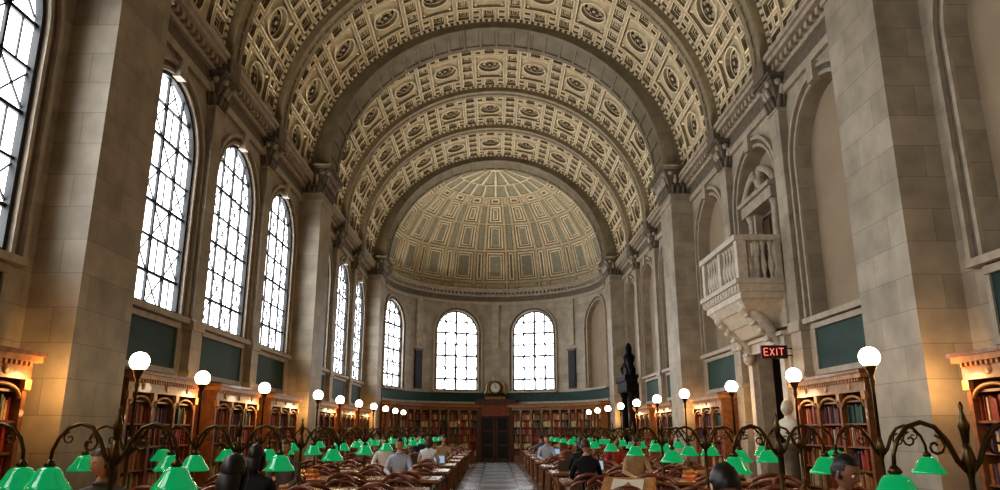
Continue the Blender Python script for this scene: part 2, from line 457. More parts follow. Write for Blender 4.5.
def coffer_round(mb, P, a0, a1, b0, b1, sa=1, sb=1):
    ac, bc = (a0+a1)/2, (b0+b1)/2; ha, hb = (a1-a0)/2*sa, (b1-b0)/2*sb; k = min(ha, hb)
    rings = [rect16(ha, hb, 0), rect16(ha-.04, hb-.04, 0), rect16(ha-.045, hb-.045, -.04), rect16(ha-.08, hb-.08, -.04), rect16(ha-.09, hb-.09, .05),
             circ16(k-.13, .05), circ16(k-.14, -.02), circ16(k-.19, -.02), circ16(k-.20, .10), circ16(k-.25, .10), circ16(k-.26, .18)]
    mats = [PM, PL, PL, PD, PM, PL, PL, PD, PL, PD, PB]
    loft(mb, P, ac, bc, sa, sb, rings, mats)
    # corner spandrel bosses
    for sx in (-1, 1):
        for sy in (-1, 1):
            a_, b_ = ac+sx*(ha-.17)/sa, bc+sy*(hb-.17)/sb
            loft(mb, P, a_, b_, sa, sb, [circ16(.05, .05), circ16(.05, .0), circ16(.02, -.03)], [PL, PL, PL])
    r = (k-.26)
    loft(mb, P, ac, bc, sa, sb, [circ16(r*.85, .18), circ16(r*.85, .12, .2), circ16(r*.5, .06, .15), circ16(r*.35, .12), circ16(r*.15, .03)], [PB, PM, PB, PB, PM])

VH, VV = 5.86, 5.46
P = lambda y, s, h: ((VH+h)*cos(s/RV), y, ZS+(VV+h)*sin(s/RV))
ARC = pi*RV
vault = MB()
majors = [e for p in PIERS for e in p]
for (a, b) in BAYS:
    ya = a+(.0 if any(abs(a-e) < .01 for e in majors) else .25); yb = b-(.0 if any(abs(b-e) < .01 for e in majors) else .25)
    bd = .14; sw = .62
    for (c, d) in ((ya, ya+bd), (yb-bd, yb)):     # dentil border
        NS = 96
        for i in range(NS):
            s0, s1 = ARC*i/NS, ARC*(i+1)/NS; sm = (s0+s1)/2
            vault.add([P(c, s0, .03), P(d, s0, .03), P(d, s1, .03), P(c, s1, .03)], [(0, 1, 2, 3)], PD)
            q = [(c+.02, s0), (d-.02, s0), (d-.02, sm), (c+.02, sm)]
            vault.add([P(x, y, .03) for x, y in q]+[P(x, y, -.05) for x, y in q], [(4, 5, 6, 7), (0, 1, 5, 4), (1, 2, 6, 5), (2, 3, 7, 6), (3, 0, 4, 7)], PL)
    ya += bd; yb -= bd
    n = 22; ds = ARC/n
    for i in range(n):
        for (c, d) in ((ya, ya+sw), (yb-sw, yb)):
            s0 = ds*i
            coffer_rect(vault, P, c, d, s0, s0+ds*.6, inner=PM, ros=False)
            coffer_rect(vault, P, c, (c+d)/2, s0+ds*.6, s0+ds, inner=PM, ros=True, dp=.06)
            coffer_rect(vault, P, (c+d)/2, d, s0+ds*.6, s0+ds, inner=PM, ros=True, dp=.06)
    n = 11; ds = ARC/n
    for i in range(n):
        s0 = ds*i; m1 = s0+ds*.30; w3 = (yb-ya-2*sw)/3
        for q in range(3):
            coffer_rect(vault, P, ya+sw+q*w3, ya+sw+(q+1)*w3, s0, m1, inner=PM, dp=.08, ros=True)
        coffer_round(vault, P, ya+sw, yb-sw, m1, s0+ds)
vault.obj('ceiling')

def barrel_arch(name, y0, y1, rin, rout, mats, n=30, pal=None):
    """rin/rout = (horizontal radius, vertical radius, spring height)"""
    mb = MB()
    def pt(f, t, o, yy):   # f in 0..1 from intrados to extrados
        x = (rin[0]+(rout[0]-rin[0])*f)*cos(t); z = rin[2]+(rout[2]-rin[2])*f+(rin[1]+(rout[1]-rin[1])*f)*sin(t)
        return (x, yy+o, z)
    Pa = lambda y, s, h: ((rin[0]+h)*cos(s/RV), y, rin[2]+(rin[1]+h)*sin(s/RV))
    N = 64
    for yy in (y0, y1):
        lv = [(0, 0), (.2, 0), (.2, .03), (.75, .03), (.75, -.03), (1.02, -.03)]
        sg = 1 if yy == y0 else -1
        for i in range(N):
            t0, t1 = pi*i/N, pi*(i+1)/N
            for (f0, o0), (f1, o1) in zip(lv, lv[1:]):
                mb.add([pt(f0, t0, sg*o0, yy), pt(f1, t0, sg*o1, yy), pt(f1, t1, sg*o1, yy), pt(f0, t1, sg*o0, yy)], [(0, 1, 2, 3)], mats)
    ds = ARC/n
    for s in range(n):
        bd = .16
        for (c, d) in ((y0, y0+bd), (y1-bd, y1)):
            quad(mb, [Pa(c, s*ds, 0), Pa(d, s*ds, 0), Pa(d, s*ds+ds, 0), Pa(c, s*ds+ds, 0)], mats)
        f = lambda d, h: rect4((y1-y0)/2-bd-d, ds/2-d, h)
        if y1-y0 > 1:
            loft(mb, Pa, (y0+y1)/2, s*ds+ds/2, 1, 1, [f(0, 0), f(.05, 0), f(.06, .04)], [mats, mats, mats])
        else:
            loft(mb, Pa, (y0+y1)/2, s*ds+ds/2, 1, 1, [f(0, 0), f(.02, 0), f(.025, .03)], [mats, mats, PD])
    return mb.obj(name)
for (a, b) in PIERS: barrel_arch('transverse_arch', a, b, (5.25, 4.9, 9.6), (VH+.02, VV+.02, ZS), 'limestone_arch_shaded')
for y in MINOR: barrel_arch('vault_rib', y-.25, y+.25, (5.62, 5.25, ZS), (VH+.02, VV+.02, ZS), 'plaster_rib', n=44)

# ------------------------------------------------------------------ apse
mb = MB(MA); tr = MB(MA)
def ph(d): return radians(d)*RAP
WA = 1.2
cent = [ph(-75), ph(-23), ph(23), ph(75)]
edges = [ph(-90), ph(-49), 0, ph(49), ph(90)]
for i, uc in enumerate(cent):
    arched_bay(mb, edges[i], edges[i+1], 0, ZS, uc, WA, WB, WS+.05, 'limestone', .2, 'blind_panel' if i == 3 else None, seg=5)
    archivolt(tr, uc, WA, WB, WS+.05)
    tr.box(uc-WA-.2, uc+WA+.2, 0, .14, 3.6, 3.7, 'stone_trim', 6)
    if i < 3:
        window('window_%d' % wn, MA, uc, WA, WB, WS+.05, -.17, 1.7); wn += 1
mb.obj('wall_apse')
SG = 48
for (z0, z1, n, m) in ((8.45, 8.62, .08, 'stone_trim'), (8.62, 8.9, .05, 'stone_trim_dark'), (8.9, 9.0, .14, 'stone_trim'), (9.12, 9.22, .3, 'stone_trim'), (9.22, 9.32, .36, 'stone_trim'),
                       (3.02, 3.12, .08, 'stone_trim')):
    tr.box(ph(-90), ph(90), 0, n, z0, z1, m, SG)
tr.box(ph(-90), ph(90), 0, .02, 3.12, 3.58, 'wall_green', SG)
u = ph(-90)
while u < ph(90): tr.box(u, u+.12, 0, .22, 9.0, 9.12, 'stone_trim'); u += .24
for d in (-49, 0, 49):
    tr.box(ph(d)-.2, ph(d)+.2, 0, .09, 6.0, 8.45, 'stone_trim', 2)
tr.obj('trim_apse')
for d in (-49, 49):
    g = MB(MA); g.box(ph(d)-.25, ph(d)+.25, .002, .08, 3.75, 5.7, 'dark_bronze', 2)
    for k in range(16): g.box(ph(d)-.2, ph(d)+.2, .08, .11, 3.85+k*.115, 3.85+k*.115+.05, 'dark_bronze')
    g.box(ph(d)-.3, ph(d)+.3, .002, .12, 5.7, 5.8, 'stone_trim_dark'); g.obj('bronze_grille')
# half dome
dm = MB()
def Pd(p, e, h):
    r = RAP+h
    return (r*cos(e)*sin(p), AY+r*cos(e)*cos(p), ZS+r*sin(e)*.985)
rows = [(0, 5), (5, 24), (24, 41), (41, 54), (54, 60)]
nsec = 9; full = 180/nsec
secs = [(-90, -90+full*.15, 0)]
x = -90+full*.15
for k in range(nsec):
    secs.append((x, x+full*.7, 1)); x += full*.7
    w2 = full*.3 if k < nsec-1 else full*.15
    secs.append((x, x+w2, 0)); x += w2
for (e0, e1) in rows:
    for (p0, p1, wide) in secs:
        a0, a1, b0, b1 = map(radians, (p0, p1, e0, e1)); em = (b0+b1)/2
        sa = RAP*cos(b1); sb = RAP
        ha, hb = (a1-a0)/2*sa, (b1-b0)/2*sb
        ac, bc = (a0+a1)/2, em
        small = min(ha, hb)
        f = lambda d, h: rect4(ha-d, hb-d, h)
        if small < .25:
            d = small*.25
            loft(dm, Pd, ac, bc, sa, sb, [f(0, 0), f(d, 0), f(d+.01, .05), f(d*1.8, .05), f(d*1.9, .02)], [PM, PL, PD, PL, PM] if wide or hb < .4 else [PM, PL, PD, PM, 'dome_green'])
        else:
            loft(dm, Pd, ac, bc, sa, sb, [f(0, 0), f(.06, 0), f(.07, .06), f(.12, .06), f(.125, .02), f(.2, .02), f(.21, .08), f(.25, .08)] + ([f(.26, .04), f(.32, .04), f(.325, .07)] if small > .34 else []),
                 [PM, PL, PD, PL, PL, PM, PD] + ([PD, PL, PL, PD] if small > .34 else []) + ['dome_green'])
# crown fan
for (p0, p1, e0, e1) in [(-90+i*15, -90+(i+1)*15, 60, 70) for i in range(12)]+[(-90+i*22.5, -90+(i+1)*22.5, 70, 86) for i in range(8)]:
    a0, a1, b0, b1 = map(radians, (p0, p1, e0, e1)); sa = RAP*cos(b1) if e0 < 70 else RAP*cos(radians(80)); ha, hb = (a1-a0)/2*sa, (b1-b0)/2*RAP
    f = lambda d, h: rect4(ha-d, hb-d, h)
    loft(dm, Pd, (a0+a1)/2, (b0+b1)/2, sa, RAP, [f(0, 0), f(.04, 0), f(.045, .06), f(.08, .06), f(.085, .03)], [PL, PL, PD, PL, 'dome_green'])
for i in range(24):
    a0, a1 = radians(-90+i*7.5), radians(-90+(i+1)*7.5)
    for (e0, e1) in ((85, 88), (88, 90)):
        quad(dm, [Pd(a0, radians(e0), -.02), Pd(a1, radians(e0), -.02), Pd(a1, radians(e1), -.05), Pd(a0, radians(e1), -.05)], PL)
for i in range(32):
    for j in range(12):
        a0, a1 = radians(-90+i*180/32), radians(-90+(i+1)*180/32); e0, e1 = radians(j*7.5), radians(j*7.5+7.5)
        quad(dm, [Pd(a0, e0, .3), Pd(a1, e0, .3), Pd(a1, e1, .3), Pd(a0, e1, .3)], PD)
dm.obj('apse_half_dome')

# ------------------------------------------------------------------ floor + back wall
mb = MB(); mb.box(-7.6, 7.6, Y0-.2, 41, -.2, 0, 'marble_floor'); mb.obj('floor')
MBk = lambda u, n, z: (u, Y0+n, z)
mb = MB(MBk)
for (a, b) in ((-6.1, -2), (-2, 2), (2, 6.1)):
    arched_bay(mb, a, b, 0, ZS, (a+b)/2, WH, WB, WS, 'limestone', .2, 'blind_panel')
for i in range(32):
    t0, t1 = pi*i/32, pi*(i+1)/32
    quad(mb, [(6.3*cos(t0), 0, ZS), (6.3*cos(t1), 0, ZS), (6.3*cos(t1), 0, ZS+6.3*sin(t1)), (6.3*cos(t0), 0, ZS+6.3*sin(t0))], 'blind_panel')
mb.obj('wall_back')

# ------------------------------------------------------------------ balcony + door on the right wall
UC = 10.6+1.5*BW
bl = MB(MR); ST = 'balcony_stone'
h0, h1 = -1.28, 1.28; N1 = 1.05
bl.box(UC+h0, UC+h1, .1, N1, 4.42, 4.58, ST); bl.box(UC+h0-.06, UC+h1+.06, .1, N1+.06, 4.58, 4.68, ST)
bl.box(UC+h0+.05, UC+h1-.05, .1, N1-.05, 4.28, 4.42, ST)
for i in range(13):
    u = UC+h0+.1+i*(2.4/12.5); bl.box(u, u+.1, N1, N1+.03, 4.44, 4.56, ST)
for c in (h0+.08, h1-.08): bl.box(UC+c-.1, UC+c+.1, N1-.22, N1-.02, 4.68, 5.50, ST)
bl.box(UC-.09, UC+.09, N1-.2, N1-.03, 4.68, 5.50, ST)
for c in (h0+.08, h1-.08): bl.box(UC+c-.1, UC+c+.1, .1, .22, 4.68, 5.50, ST)
bl.box(UC+h0-.05, UC+h1+.05, N1-.24, N1+.03, 5.5, 5.62, ST)
for s in (h0-.05, h1-.2): bl.box(UC+s, UC+s+.25, .1, N1-.24, 5.5, 5.62, ST)
prof = [(.055, 0), (.055, .05), (.03, .08), (.03, .12), (.065, .26), (.07, .34), (.035, .52), (.025, .62), (.045, .68), (.03, .72), (.055, .78), (.055, .84)]
def balus(u, n):
    bl.lathe(prof, u, n, 4.67, ST, 8)
for k in range(5):
    balus(UC+h0+.3+k*.2, N1-.12); balus(UC+.2+k*.2, N1-.12)
for k in range(4):
    for s in (h0+.08, h1-.08): balus(UC+s, .3+k*.15)
for (z0, z1, e0, e1, n0, n1) in ((4.1, 4.28, .25, .12, .85, .98), (3.85, 4.1, .45, .28, .62, .82), (3.62, 3.85, .62, .5, .4, .58)):
    bl.frustum(UC+h0+e0, UC+h1-e0, .1, n0, z0, UC+h0+e1, UC+h1-e1, .1, n1, z1, ST)
bl.box(UC-1.24, UC+1.24, -.3, .099, 3.705, 4.62, ST)
for c in (-.85, .85):
    pts = []
    for k in range(9):
        t = k/8; pts.append((UC+c, .14+.75*t**1.5, 3.2+1.1*t))
    bl.tube(pts, [.10, .12, .13, .14, .15, .15, .14, .13, .12], ST, 8)
    bl.sphere((UC+c, .82, 4.1), (.14, .13, .13), ST, 10, 8); bl.sphere((UC+c, .2, 3.2), (.13, .14, .14), ST, 10, 8)
    for k in range(5): bl.sphere((UC+c, .28+.13*k, 3.3+.17*k), (.17, .05, .06), ST, 8, 6)
bl.obj('balcony')
ae = MB(MR)
ae.box(UC-.55, UC+.55, -.34, -.28, 4.63, 6.5, 'dark_void')
for k in range(2):
    for j in range(3): ae.box(UC-.48+k*.52, UC-.04+k*.52, -.28, -.25, 4.7+j*.6, 5.2+j*.6, 'oak_dark')
for c in (-.75, .75):
    ae.box(UC+c-.14, UC+c+.14, -.34, .05, 4.63, 4.85, 'stone_trim')
    ae.lathe([(.11, 0), (.11, .05), (.09, .1), (.085, .8), (.075, 1.6), (.1, 1.65), (.13, 1.75)], UC+c, -.1, 4.85, 'stone_trim', 12)
ae.box(UC-.62, UC-.5, -.34, -.1, 4.63, 6.6, 'stone_trim'); ae.box(UC+.5, UC+.62, -.34, -.1, 4.63, 6.6, 'stone_trim')
ae.box(UC-.95, UC+.95, -.34, .06, 6.6, 6.85, 'stone_trim'); ae.box(UC-1.03, UC+1.03, -.34, .14, 6.85, 6.95, 'stone_trim')
for s in (-1, 1):
    pts = [(UC+s*(1.0-.85*t), -.05, 7.0+.5*sin(t*pi/2)) for t in [k/6 for k in range(7)]]
    ae.tube(pts, .09, 'stone_trim', 8); ae.sphere((UC+s*.2, -.05, 7.42), (.1, .12, .1), 'stone_trim')
ae.lathe([(.14, 0), (.1, .08), (.05, .14), (.12, .22), (.15, .34), (.07, .42), (.08, .52), (.07, .6), (.02, .65)], UC, -.1, 6.95, 'stone_trim', 12)
ae.obj('pedimented_doorway')
dr = MB(MR)
for s in (-1, 1):
    dr.box(UC+s*.95-.12, UC+s*.95+.12, 0, .16, 0, 3.3, ST); dr.box(UC+s*1.12-.07, UC+s*1.12+.07, 0, .08, 0, 3.45, ST)
    dr.box(UC+s*.82-.03, UC+s*.82+.03, -.3, .02, 0, 3.3, 'stone_trim')
dr.box(UC-1.2, UC+1.2, 0, .18, 3.3, 3.52, ST); dr.box(UC-1.28, UC+1.28, 0, .26, 3.52, 3.6, ST)
for k in range(2):
    x0 = UC-.8+k*.82
    dr.box(x0, x0+.78, -1.2, -1.12, 0, 2.5, 'oak_dark')
    for j in range(3): dr.box(x0+.12, x0+.66, -1.12, -1.09, .2+j*.78, .8+j*.78, 'mahogany')
dr.obj('door_1')
# blade exit sign bracketed off the wall beside the doorway, facing along the hall
ex = MB()
ex.box(-.26, .26, -.03, .03, 0, .26, 'exit_plate'); ex.tube([(.24, 0, .20), (.47, 0, .20)], .014, 'exit_plate'); ex.tube([(.24, 0, .06), (.47, 0, .06)], .014, 'exit_plate')
def st_(a, b, c, d): ex.tube([(a, -.035, b), (c, -.035, d)], .011, 'exit_red', 4)
zt_, zb_, zm_ = .20, .06, .13
st_(-.21, zb_, -.21, zt_); st_(-.21, zt_, -.13, zt_); st_(-.21, zm_, -.14, zm_); st_(-.21, zb_, -.13, zb_)
st_(-.09, zb_, -.01, zt_); st_(-.09, zt_, -.01, zb_); st_(.045, zb_, .045, zt_); st_(.14, zb_, .14, zt_); st_(.09, zt_, .19, zt_)
ex.obj('exit_sign', (W-.48, UC-1.38, 3.02))

# black marble portal on right wall further on
bm_ = MB(MR); UB = 22.7+2.5*BW-.3; K = 'black_marble'
for s in (-1, 1):
    bm_.box(UB+s*.85-.22, UB+s*.85+.22, 0.005, .25, .5, 3.2, K)
    bm_.lathe([(.18, 0), (.18, .08), (.14, .15), (.135, 1.4), (.115, 2.5), (.15, 2.55), (.19, 2.7)], UB+s*.85, .42, .5, K, 14)
    bm_.box(UB+s*.85-.23, UB+s*.85+.23, .08, .65, 0, .5, K)
    bm_.lathe([(.10, 0), (.06, .1), (.13, .3), (.14, .4), (.05, .55), (.02, .65)], UB+s*.9, .4, 3.85, K, 10)
bm_.box(UB-.65, UB+.65, .005, .06, 0, 3.2, 'dark_void')
bm_.box(UB-1.1, UB+1.1, .005, .65, 3.2, 3.62, K); bm_.box(UB-1.18, UB+1.18, .005, .72, 3.62, 3.85, K)
for s in (-1, 1):
    bm_.tube([(UB+s*(.75-.55*t), .36, 3.9+.6*sin(t*pi/2)) for t in [k/6 for k in range(7)]], .12, K, 8)
bm_.box(UB-.3, UB+.3, .1, .5, 3.85, 4.2, K)
bm_.lathe([(.26, 0), (.2, .08), (.1, .14), (.22, .3), (.26, .5), (.12, .66), (.14, .85), (.10, 1.0), (.02, 1.1)], UB, .3, 4.2, K, 12)
bm_.obj('marble_portal')

# ------------------------------------------------------------------ bookcases
def bookcase_mesh(w, h, d, shelves, crest):
    c = MB(); bk = MB()
    c.box(-w/2, w/2, -.03, 0, 0, h, 'oak_dark'); c.box(-w/2, w/2, -d, 0, 0, .3, 'oak')
    nb = 3; bw = w/nb
    for i in range(nb+1):
        x = -w/2+i*bw; c.box(x-.04, x+.04, -d-.03, 0, 0, h-.3, 'oak')
        c.box(x-.06, x+.06, -d-.06, -d, 0, .36, 'oak'); c.box(x-.06, x+.06, -d-.06, -d, h-.42, h-.3, 'oak_light')
    c.box(-w/2-.06, w/2+.06, -d-.04, 0, h-.3, h-.1, 'oak'); c.box(-w/2-.12, w/2+.12, -d-.12, 0, h-.1, h-.03, 'oak_light'); c.box(-w/2-.15, w/2+.15, -d-.15, 0, h-.03, h+.02, 'oak')
    x = -w/2
    while x < w/2: c.box(x, x+.04, -d-.09, -d-.03, h-.15, h-.1, 'oak_light'); x += .09
    if crest:
        for i in range(nb):
            x = -w/2+(i+.5)*bw
            pts = [(x-bw*.42*cos(pi*k/10), -d-.02, h-.52+.16*sin(pi*k/10)) for k in range(11)]
            c.tube(pts, .025, 'oak_light', 6)
            c.sphere((x, -d-.03, h-.2), (.07, .03, .07), 'oak_light', 8, 6)
    sh = (h-.75)/shelves
    for s in range(shelves+1):
        z = .3+s*sh; c.box(-w/2, w/2, -d, 0, z, z+.03, 'oak')
    for s in range(shelves):
        z = .33+s*sh
        for i in range(nb):
            x = -w/2+i*bw+.05; xe = -w/2+(i+1)*bw-.05
            setc = random.choice(BOOKS)
            while x < xe-.03:
                t = random.uniform(.028, .06)
                if random.random() < .12: setc = random.choice(BOOKS)
                if random.random() < .05: x += t; continue
                hh = sh*random.uniform(.62, .88); dd = random.uniform(.03, .08)
                bk.box(x, min(x+t-.003, xe), -d+dd, -.05, z, z+hh, setc if random.random() < .75 else random.choice(BOOKS)); x += t
    return c.mesh('bookcase'), bk.mesh('books')
bc1 = bookcase_mesh(2.5, 2.5, .38, 5, True); bc2 = bookcase_mesh(1.78, 2.95, .34, 6, False)
def put_bc(m, loc, rot):
    o = place(m[0], 'bookcase', loc, rot); place(m[1], 'books', parent=o)
for (a, b) in BAYS:
    uc = (a+b)/2
    put_bc(bc1, (-W+.08, uc, 0), pi/2)
    if abs(uc-UC) > .3 and abs(uc-UB) > .5: put_bc(bc1, (W-.08, uc, 0), -pi/2)
for d in (19.5, 39.8, 60.1, 80):
    for s in (-1, 1):
        p = radians(d*s); r = RAP-.14
        put_bc(bc2, (r*sin(p), AY+r*cos(p), 0), -p)
# far door with clock above
fd = MB(); r = AY+RAP-.12
fd.box(-1.0, -.74, r-.42, r, 0, 3.05, 'oak_dark'); fd.box(.74, 1.0, r-.42, r, 0, 3.05, 'oak_dark'); fd.box(-1.08, 1.08, r-.5, r, 3.0, 3.25, 'oak_dark'); fd.box(-.74, .74, r-.42, r, 2.35, 3.0, 'mahogany')
for k in (-1, 1):
    x0, x1 = sorted((k*.02, k*.73)); fd.box(x0, x1, r-.25, r-.18, 0, 2.35, 'oak_dark')
    x0, x1 = sorted((k*.12, k*.63))
    for j in range(3): fd.box(x0, x1, r-.27, r-.25, .2+j*.72, .8+j*.72, 'dark_bronze')
fd.obj('door_2')
ck = MB(); r -= .26
ck.box(-.55, .55, r-.16, r+.16, 3.255, 3.38, 'gilt'); ck.box(-.38, .38, r-.13, r+.13, 3.38, 3.5, 'dark_bronze')
ck.lathe([(.30, -.08), (.30, .08)], 0, 0, 0, 'dark_bronze', 3) if False else None
for yy_, rr_, m_ in ((r, .36, 'dark_bronze'), (r-.08, .30, 'gilt'), (r-.10, .25, 'paper')):
    vs = [(rr_*cos(2*pi*k/28), yy_-.06, 3.86+rr_*sin(2*pi*k/28)) for k in range(28)]+[(rr_*cos(2*pi*k/28), yy_+.06, 3.86+rr_*sin(2*pi*k/28)) for k in range(28)]
    ck.add(vs, [tuple(range(28)), tuple(range(55, 27, -1))]+[(k, (k+1) % 28, 28+(k+1) % 28, 28+k) for k in range(28)], m_)
for k in range(12): ck.box(.21*cos(k*pi/6)-.012, .21*cos(k*pi/6)+.012, r-.175, r-.16, 3.86+.21*sin(k*pi/6)-.02, 3.86+.21*sin(k*pi/6)+.02, 'dark_bronze')
ck.box(-.014, .014, r-.185, r-.16, 3.86, 4.04, 'dark_bronze'); ck.box(0, .13, r-.185, r-.16, 3.848, 3.872, 'dark_bronze')
for s in (-1, 1):
    ck.tube([(s*.52, r, 3.42), (s*.54, r, 3.58), (s*.44, r, 3.70), (s*.46, r, 3.9), (s*.40, r, 4.08), (s*.24, r, 4.24)], [.06, .05, .045, .05, .045, .035], 'gilt', 8)
ck.lathe([(.12, 0), (.05, .06), (.09, .14), (.05, .22), (.02, .3)], 0, r, 4.18, 'gilt', 10)
ck.obj('mantel_clock')

# ------------------------------------------------------------------ tables, chairs, lamps
tb = MB()
L, Dp = 1.98, .58
tb.box(-L, L, -Dp, Dp, .72, .77, 'table_top'); tb.box(-L+.02, L-.02, -Dp+.02, Dp-.02, .70, .72, 'oak_dark')
tb.box(-L+.12, L-.12, -Dp+.1, -Dp+.14, .58, .70, 'oak'); tb.box(-L+.12, L-.12, Dp-.14, Dp-.1, .58, .70, 'oak')
for s in (-1, 1): tb.box(s*(L-.14)-.02, s*(L-.14)+.02, -Dp+.1, Dp-.1, .58, .70, 'oak')
for x in (-L+.16, -.7, .7, L-.16):
    for y in (-Dp+.14, Dp-.14):
        tb.box(x-.05, x+.05, y-.05, y+.05, .52, .70, 'oak')
        tb.lathe([(.035, 0), (.045, .05), (.03, .1), (.05, .3), (.055, .42), (.035, .48), (.05, .52)], x, y, 0, 'oak', 10)
    tb.box(x-.03, x+.03, -Dp+.16, Dp-.16, .1, .16, 'oak')
tb.box(-L+.16, L-.16, -.04, .04, .1, .15, 'oak')
table_me = tb.mesh('reading_table')

ch = MB(); OK_ = 'mahogany'      # faces +Y
ch.lathe([(.19, .41), (.225, .42), (.235, .44), (.22, .455), (.05, .445)], 0, 0, 0, OK_, 20)
for sx in (-1, 1):
    for sy in (-1, 1):
        ch.tube([(sx*.13, sy*.13, .42), (sx*.165, sy*.165, .25), (sx*.175, sy*.175, .2), (sx*.21, sy*.21, .0)], [.016, .024, .018, .014], OK_, 8)
for s in (-1, 1): ch.tube([(s*.18, -.18, .18), (s*.18, .18, .18)], .012, OK_)
ch.tube([(-.18, 0, .18), (.18, 0, .18)], .012, OK_)
rail = []
for k in range(17):
    t = pi*(1+k/16)
    rail.append((.275*cos(t), .05+.30*sin(t), .68+.14*(-sin(t))))
rail = [(-.285, .17, .66)]+rail+[(.285, .17, .66)]
ch.tube(rail, .024, OK_, 8)
top = [(.25*cos(pi*(1.12+.76*k/10)), .04+.31*sin(pi*(1.12+.76*k/10)), .81+.11*sin(pi*k/10)) for k in range(11)]
ch.tube(top, [.02]+[.034]*9+[.02], OK_, 8)
for k in range(13):
    t = pi*(1.0+k/12); ch.tube([(.20*cos(t), .19*sin(t), .45), (.275*cos(t), .05+.30*sin(t), .68-.14*sin(t))], .009, OK_, 5)
for s in (-1, 1): ch.tube([(s*.19, .12, .45), (s*.283, .15, .66)], .013, OK_, 6)
chair_me = ch.mesh('wooden_armchair')

def lamp_mesh(globe):
    m = MB(); B = 'brass'
    m.lathe([(.13, 0), (.13, .02), (.10, .04), (.045, .07), (.03, .12), (.04, .16), (.022, .2), (.018, .55), (.03, .6), (.045, .66), (.03, .72), (.02, .78)], 0, 0, 0, B, 14)
    if globe:
        m.lathe([(.018, .77), (.016, 1.3), (.03, 1.36), (.02, 1.42), (.06, 1.51), (.065, 1.54)], 0, 0, 0, B, 12)
        m.sphere((0, 0, 1.625), .11, 'globe_glass', 20, 14)
    else:
        m.lathe([(.02, .77), (.028, .84), (.038, .88), (.022, .93), (.010, .97), (.016, 1.0), (.004, 1.03)], 0, 0, 0, B, 12)
    D = -.06
    for s in (-1, 1):
        p = [(.02, .66), (.07, .72), (.12, .84), (.19, .93), (.28, .96), (.37, .93), (.44, .85), (.475, .76), (.48, .68)]
        m.tube([(s*x, 0, z+D) for x, z in p], [.018]*3+[.016]*3+[.014]*3, B, 7)
        m.tube([(s*(.2+.07*(1-k/12)*cos(k*.75+1.6)), 0, D+.81+.07*(1-k/12)*sin(k*.75+1.6)) for k in range(11)], .009, B, 5)
        m.tube([(s*(.36-.05*(1-k/12)*cos(k*.75+1.6)), 0, D+.85+.05*(1-k/12)*sin(k*.75+1.6)) for k in range(11)], .007, B, 5)
        c = s*.48
        m.lathe([(.022, .62), (.03, .64), (.045, .655), (.03, .68), (.012, .70)], c, 0, D, B, 12)
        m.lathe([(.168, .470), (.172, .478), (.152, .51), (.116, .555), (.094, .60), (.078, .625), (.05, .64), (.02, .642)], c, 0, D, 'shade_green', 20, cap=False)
        m.lathe([(.167, .470), (.162, .476), (.144, .508), (.109, .552), (.086, .597), (.068, .62), (.01, .632)], c, 0, D, 'shade_inner', 20, cap=False)
        m.sphere((c, 0, D+.535), (.028, .028, .035), 'bulb_glow', 8, 6)
    return m.mesh('green_shade_lamp')
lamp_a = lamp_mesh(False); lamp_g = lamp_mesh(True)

ROWS = {'left': [5.75+2.75*i for i in range(-1, 11)], 'right': [1.9, 4.75]+[7.9+2.75*i for i in range(0, 10)]}
TXS = {'left': 3.03, 'right': 3.12}
GX = {('left', 2): 4.18, ('left', 3): 4.52, ('left', 4): 4.42, ('left', 5): 4.05, ('right', 2): 4.03, ('right', 3): 4.31, ('right', 4): 4.28}
PEOPLE = [ # side,row index,near/far,x, style
 ('left', 1, 'f', 3.35, dict(hair='hair_brown', top='cloth_grey', long=True, turn=-.5)),
 ('left', 1, 'n', 1.85, dict(hair='hair_black', top='cloth_black', long=True, lean=14)),
 ('left', 2, 'n', 2.55, dict(hair='hair_black', top='cloth_black', long=True)),
 ('left', 3, 'f', 3.35, dict(hair='hair_brown', top='cloth_grey', long=False)),
 ('left', 5, 'f', 2.6, dict(hair='hair_brown', top='cloth_white', long=True)),
 ('left', 4, 'f', 1.9, dict(hair='hair_black', top='cloth_blue', long=False)),
 ('left', 6, 'n', 1.7, dict(hair='hair_brown', top='cloth_white', long=True)),
 ('left', 7, 'f', 1.6, dict(hair='hair_black', top='cloth_tan', long=False)),
 ('left', 8, 'f', 2.6, dict(hair='hair_black', top='cloth_navy', long=False)),
 ('right', 1, 'f', 2.40, dict(hair='hair_black', top='cloth_blue', skin='skin_brown', long=False, lean=16, turn=.45)),
 ('right', 1, 'n', 1.25, dict(hair='hair_black', top='cloth_black', long=False, lean=20)),
 ('right', 4, 'n', 1.5, dict(hair='hair_brown', top='cloth_black', long=False)),
 ('right', 5, 'n', 1.75, dict(hair='hair_black', top='cloth_black', long=True)),
 ('right', 4, 'f', 2.6, dict(hair='hair_black', top='cloth_tan', long=False)),
 ('right', 7, 'f', 1.5, dict(hair='hair_brown', top='cloth_blue', long=False)),
 ('right', 6, 'f', 3.1, dict(hair='hair_brown', top='cloth_red', long=True)),
 ('right', 9, 'n', 1.6, dict(hair='hair_black', top='cloth_grey', long=False)),
]
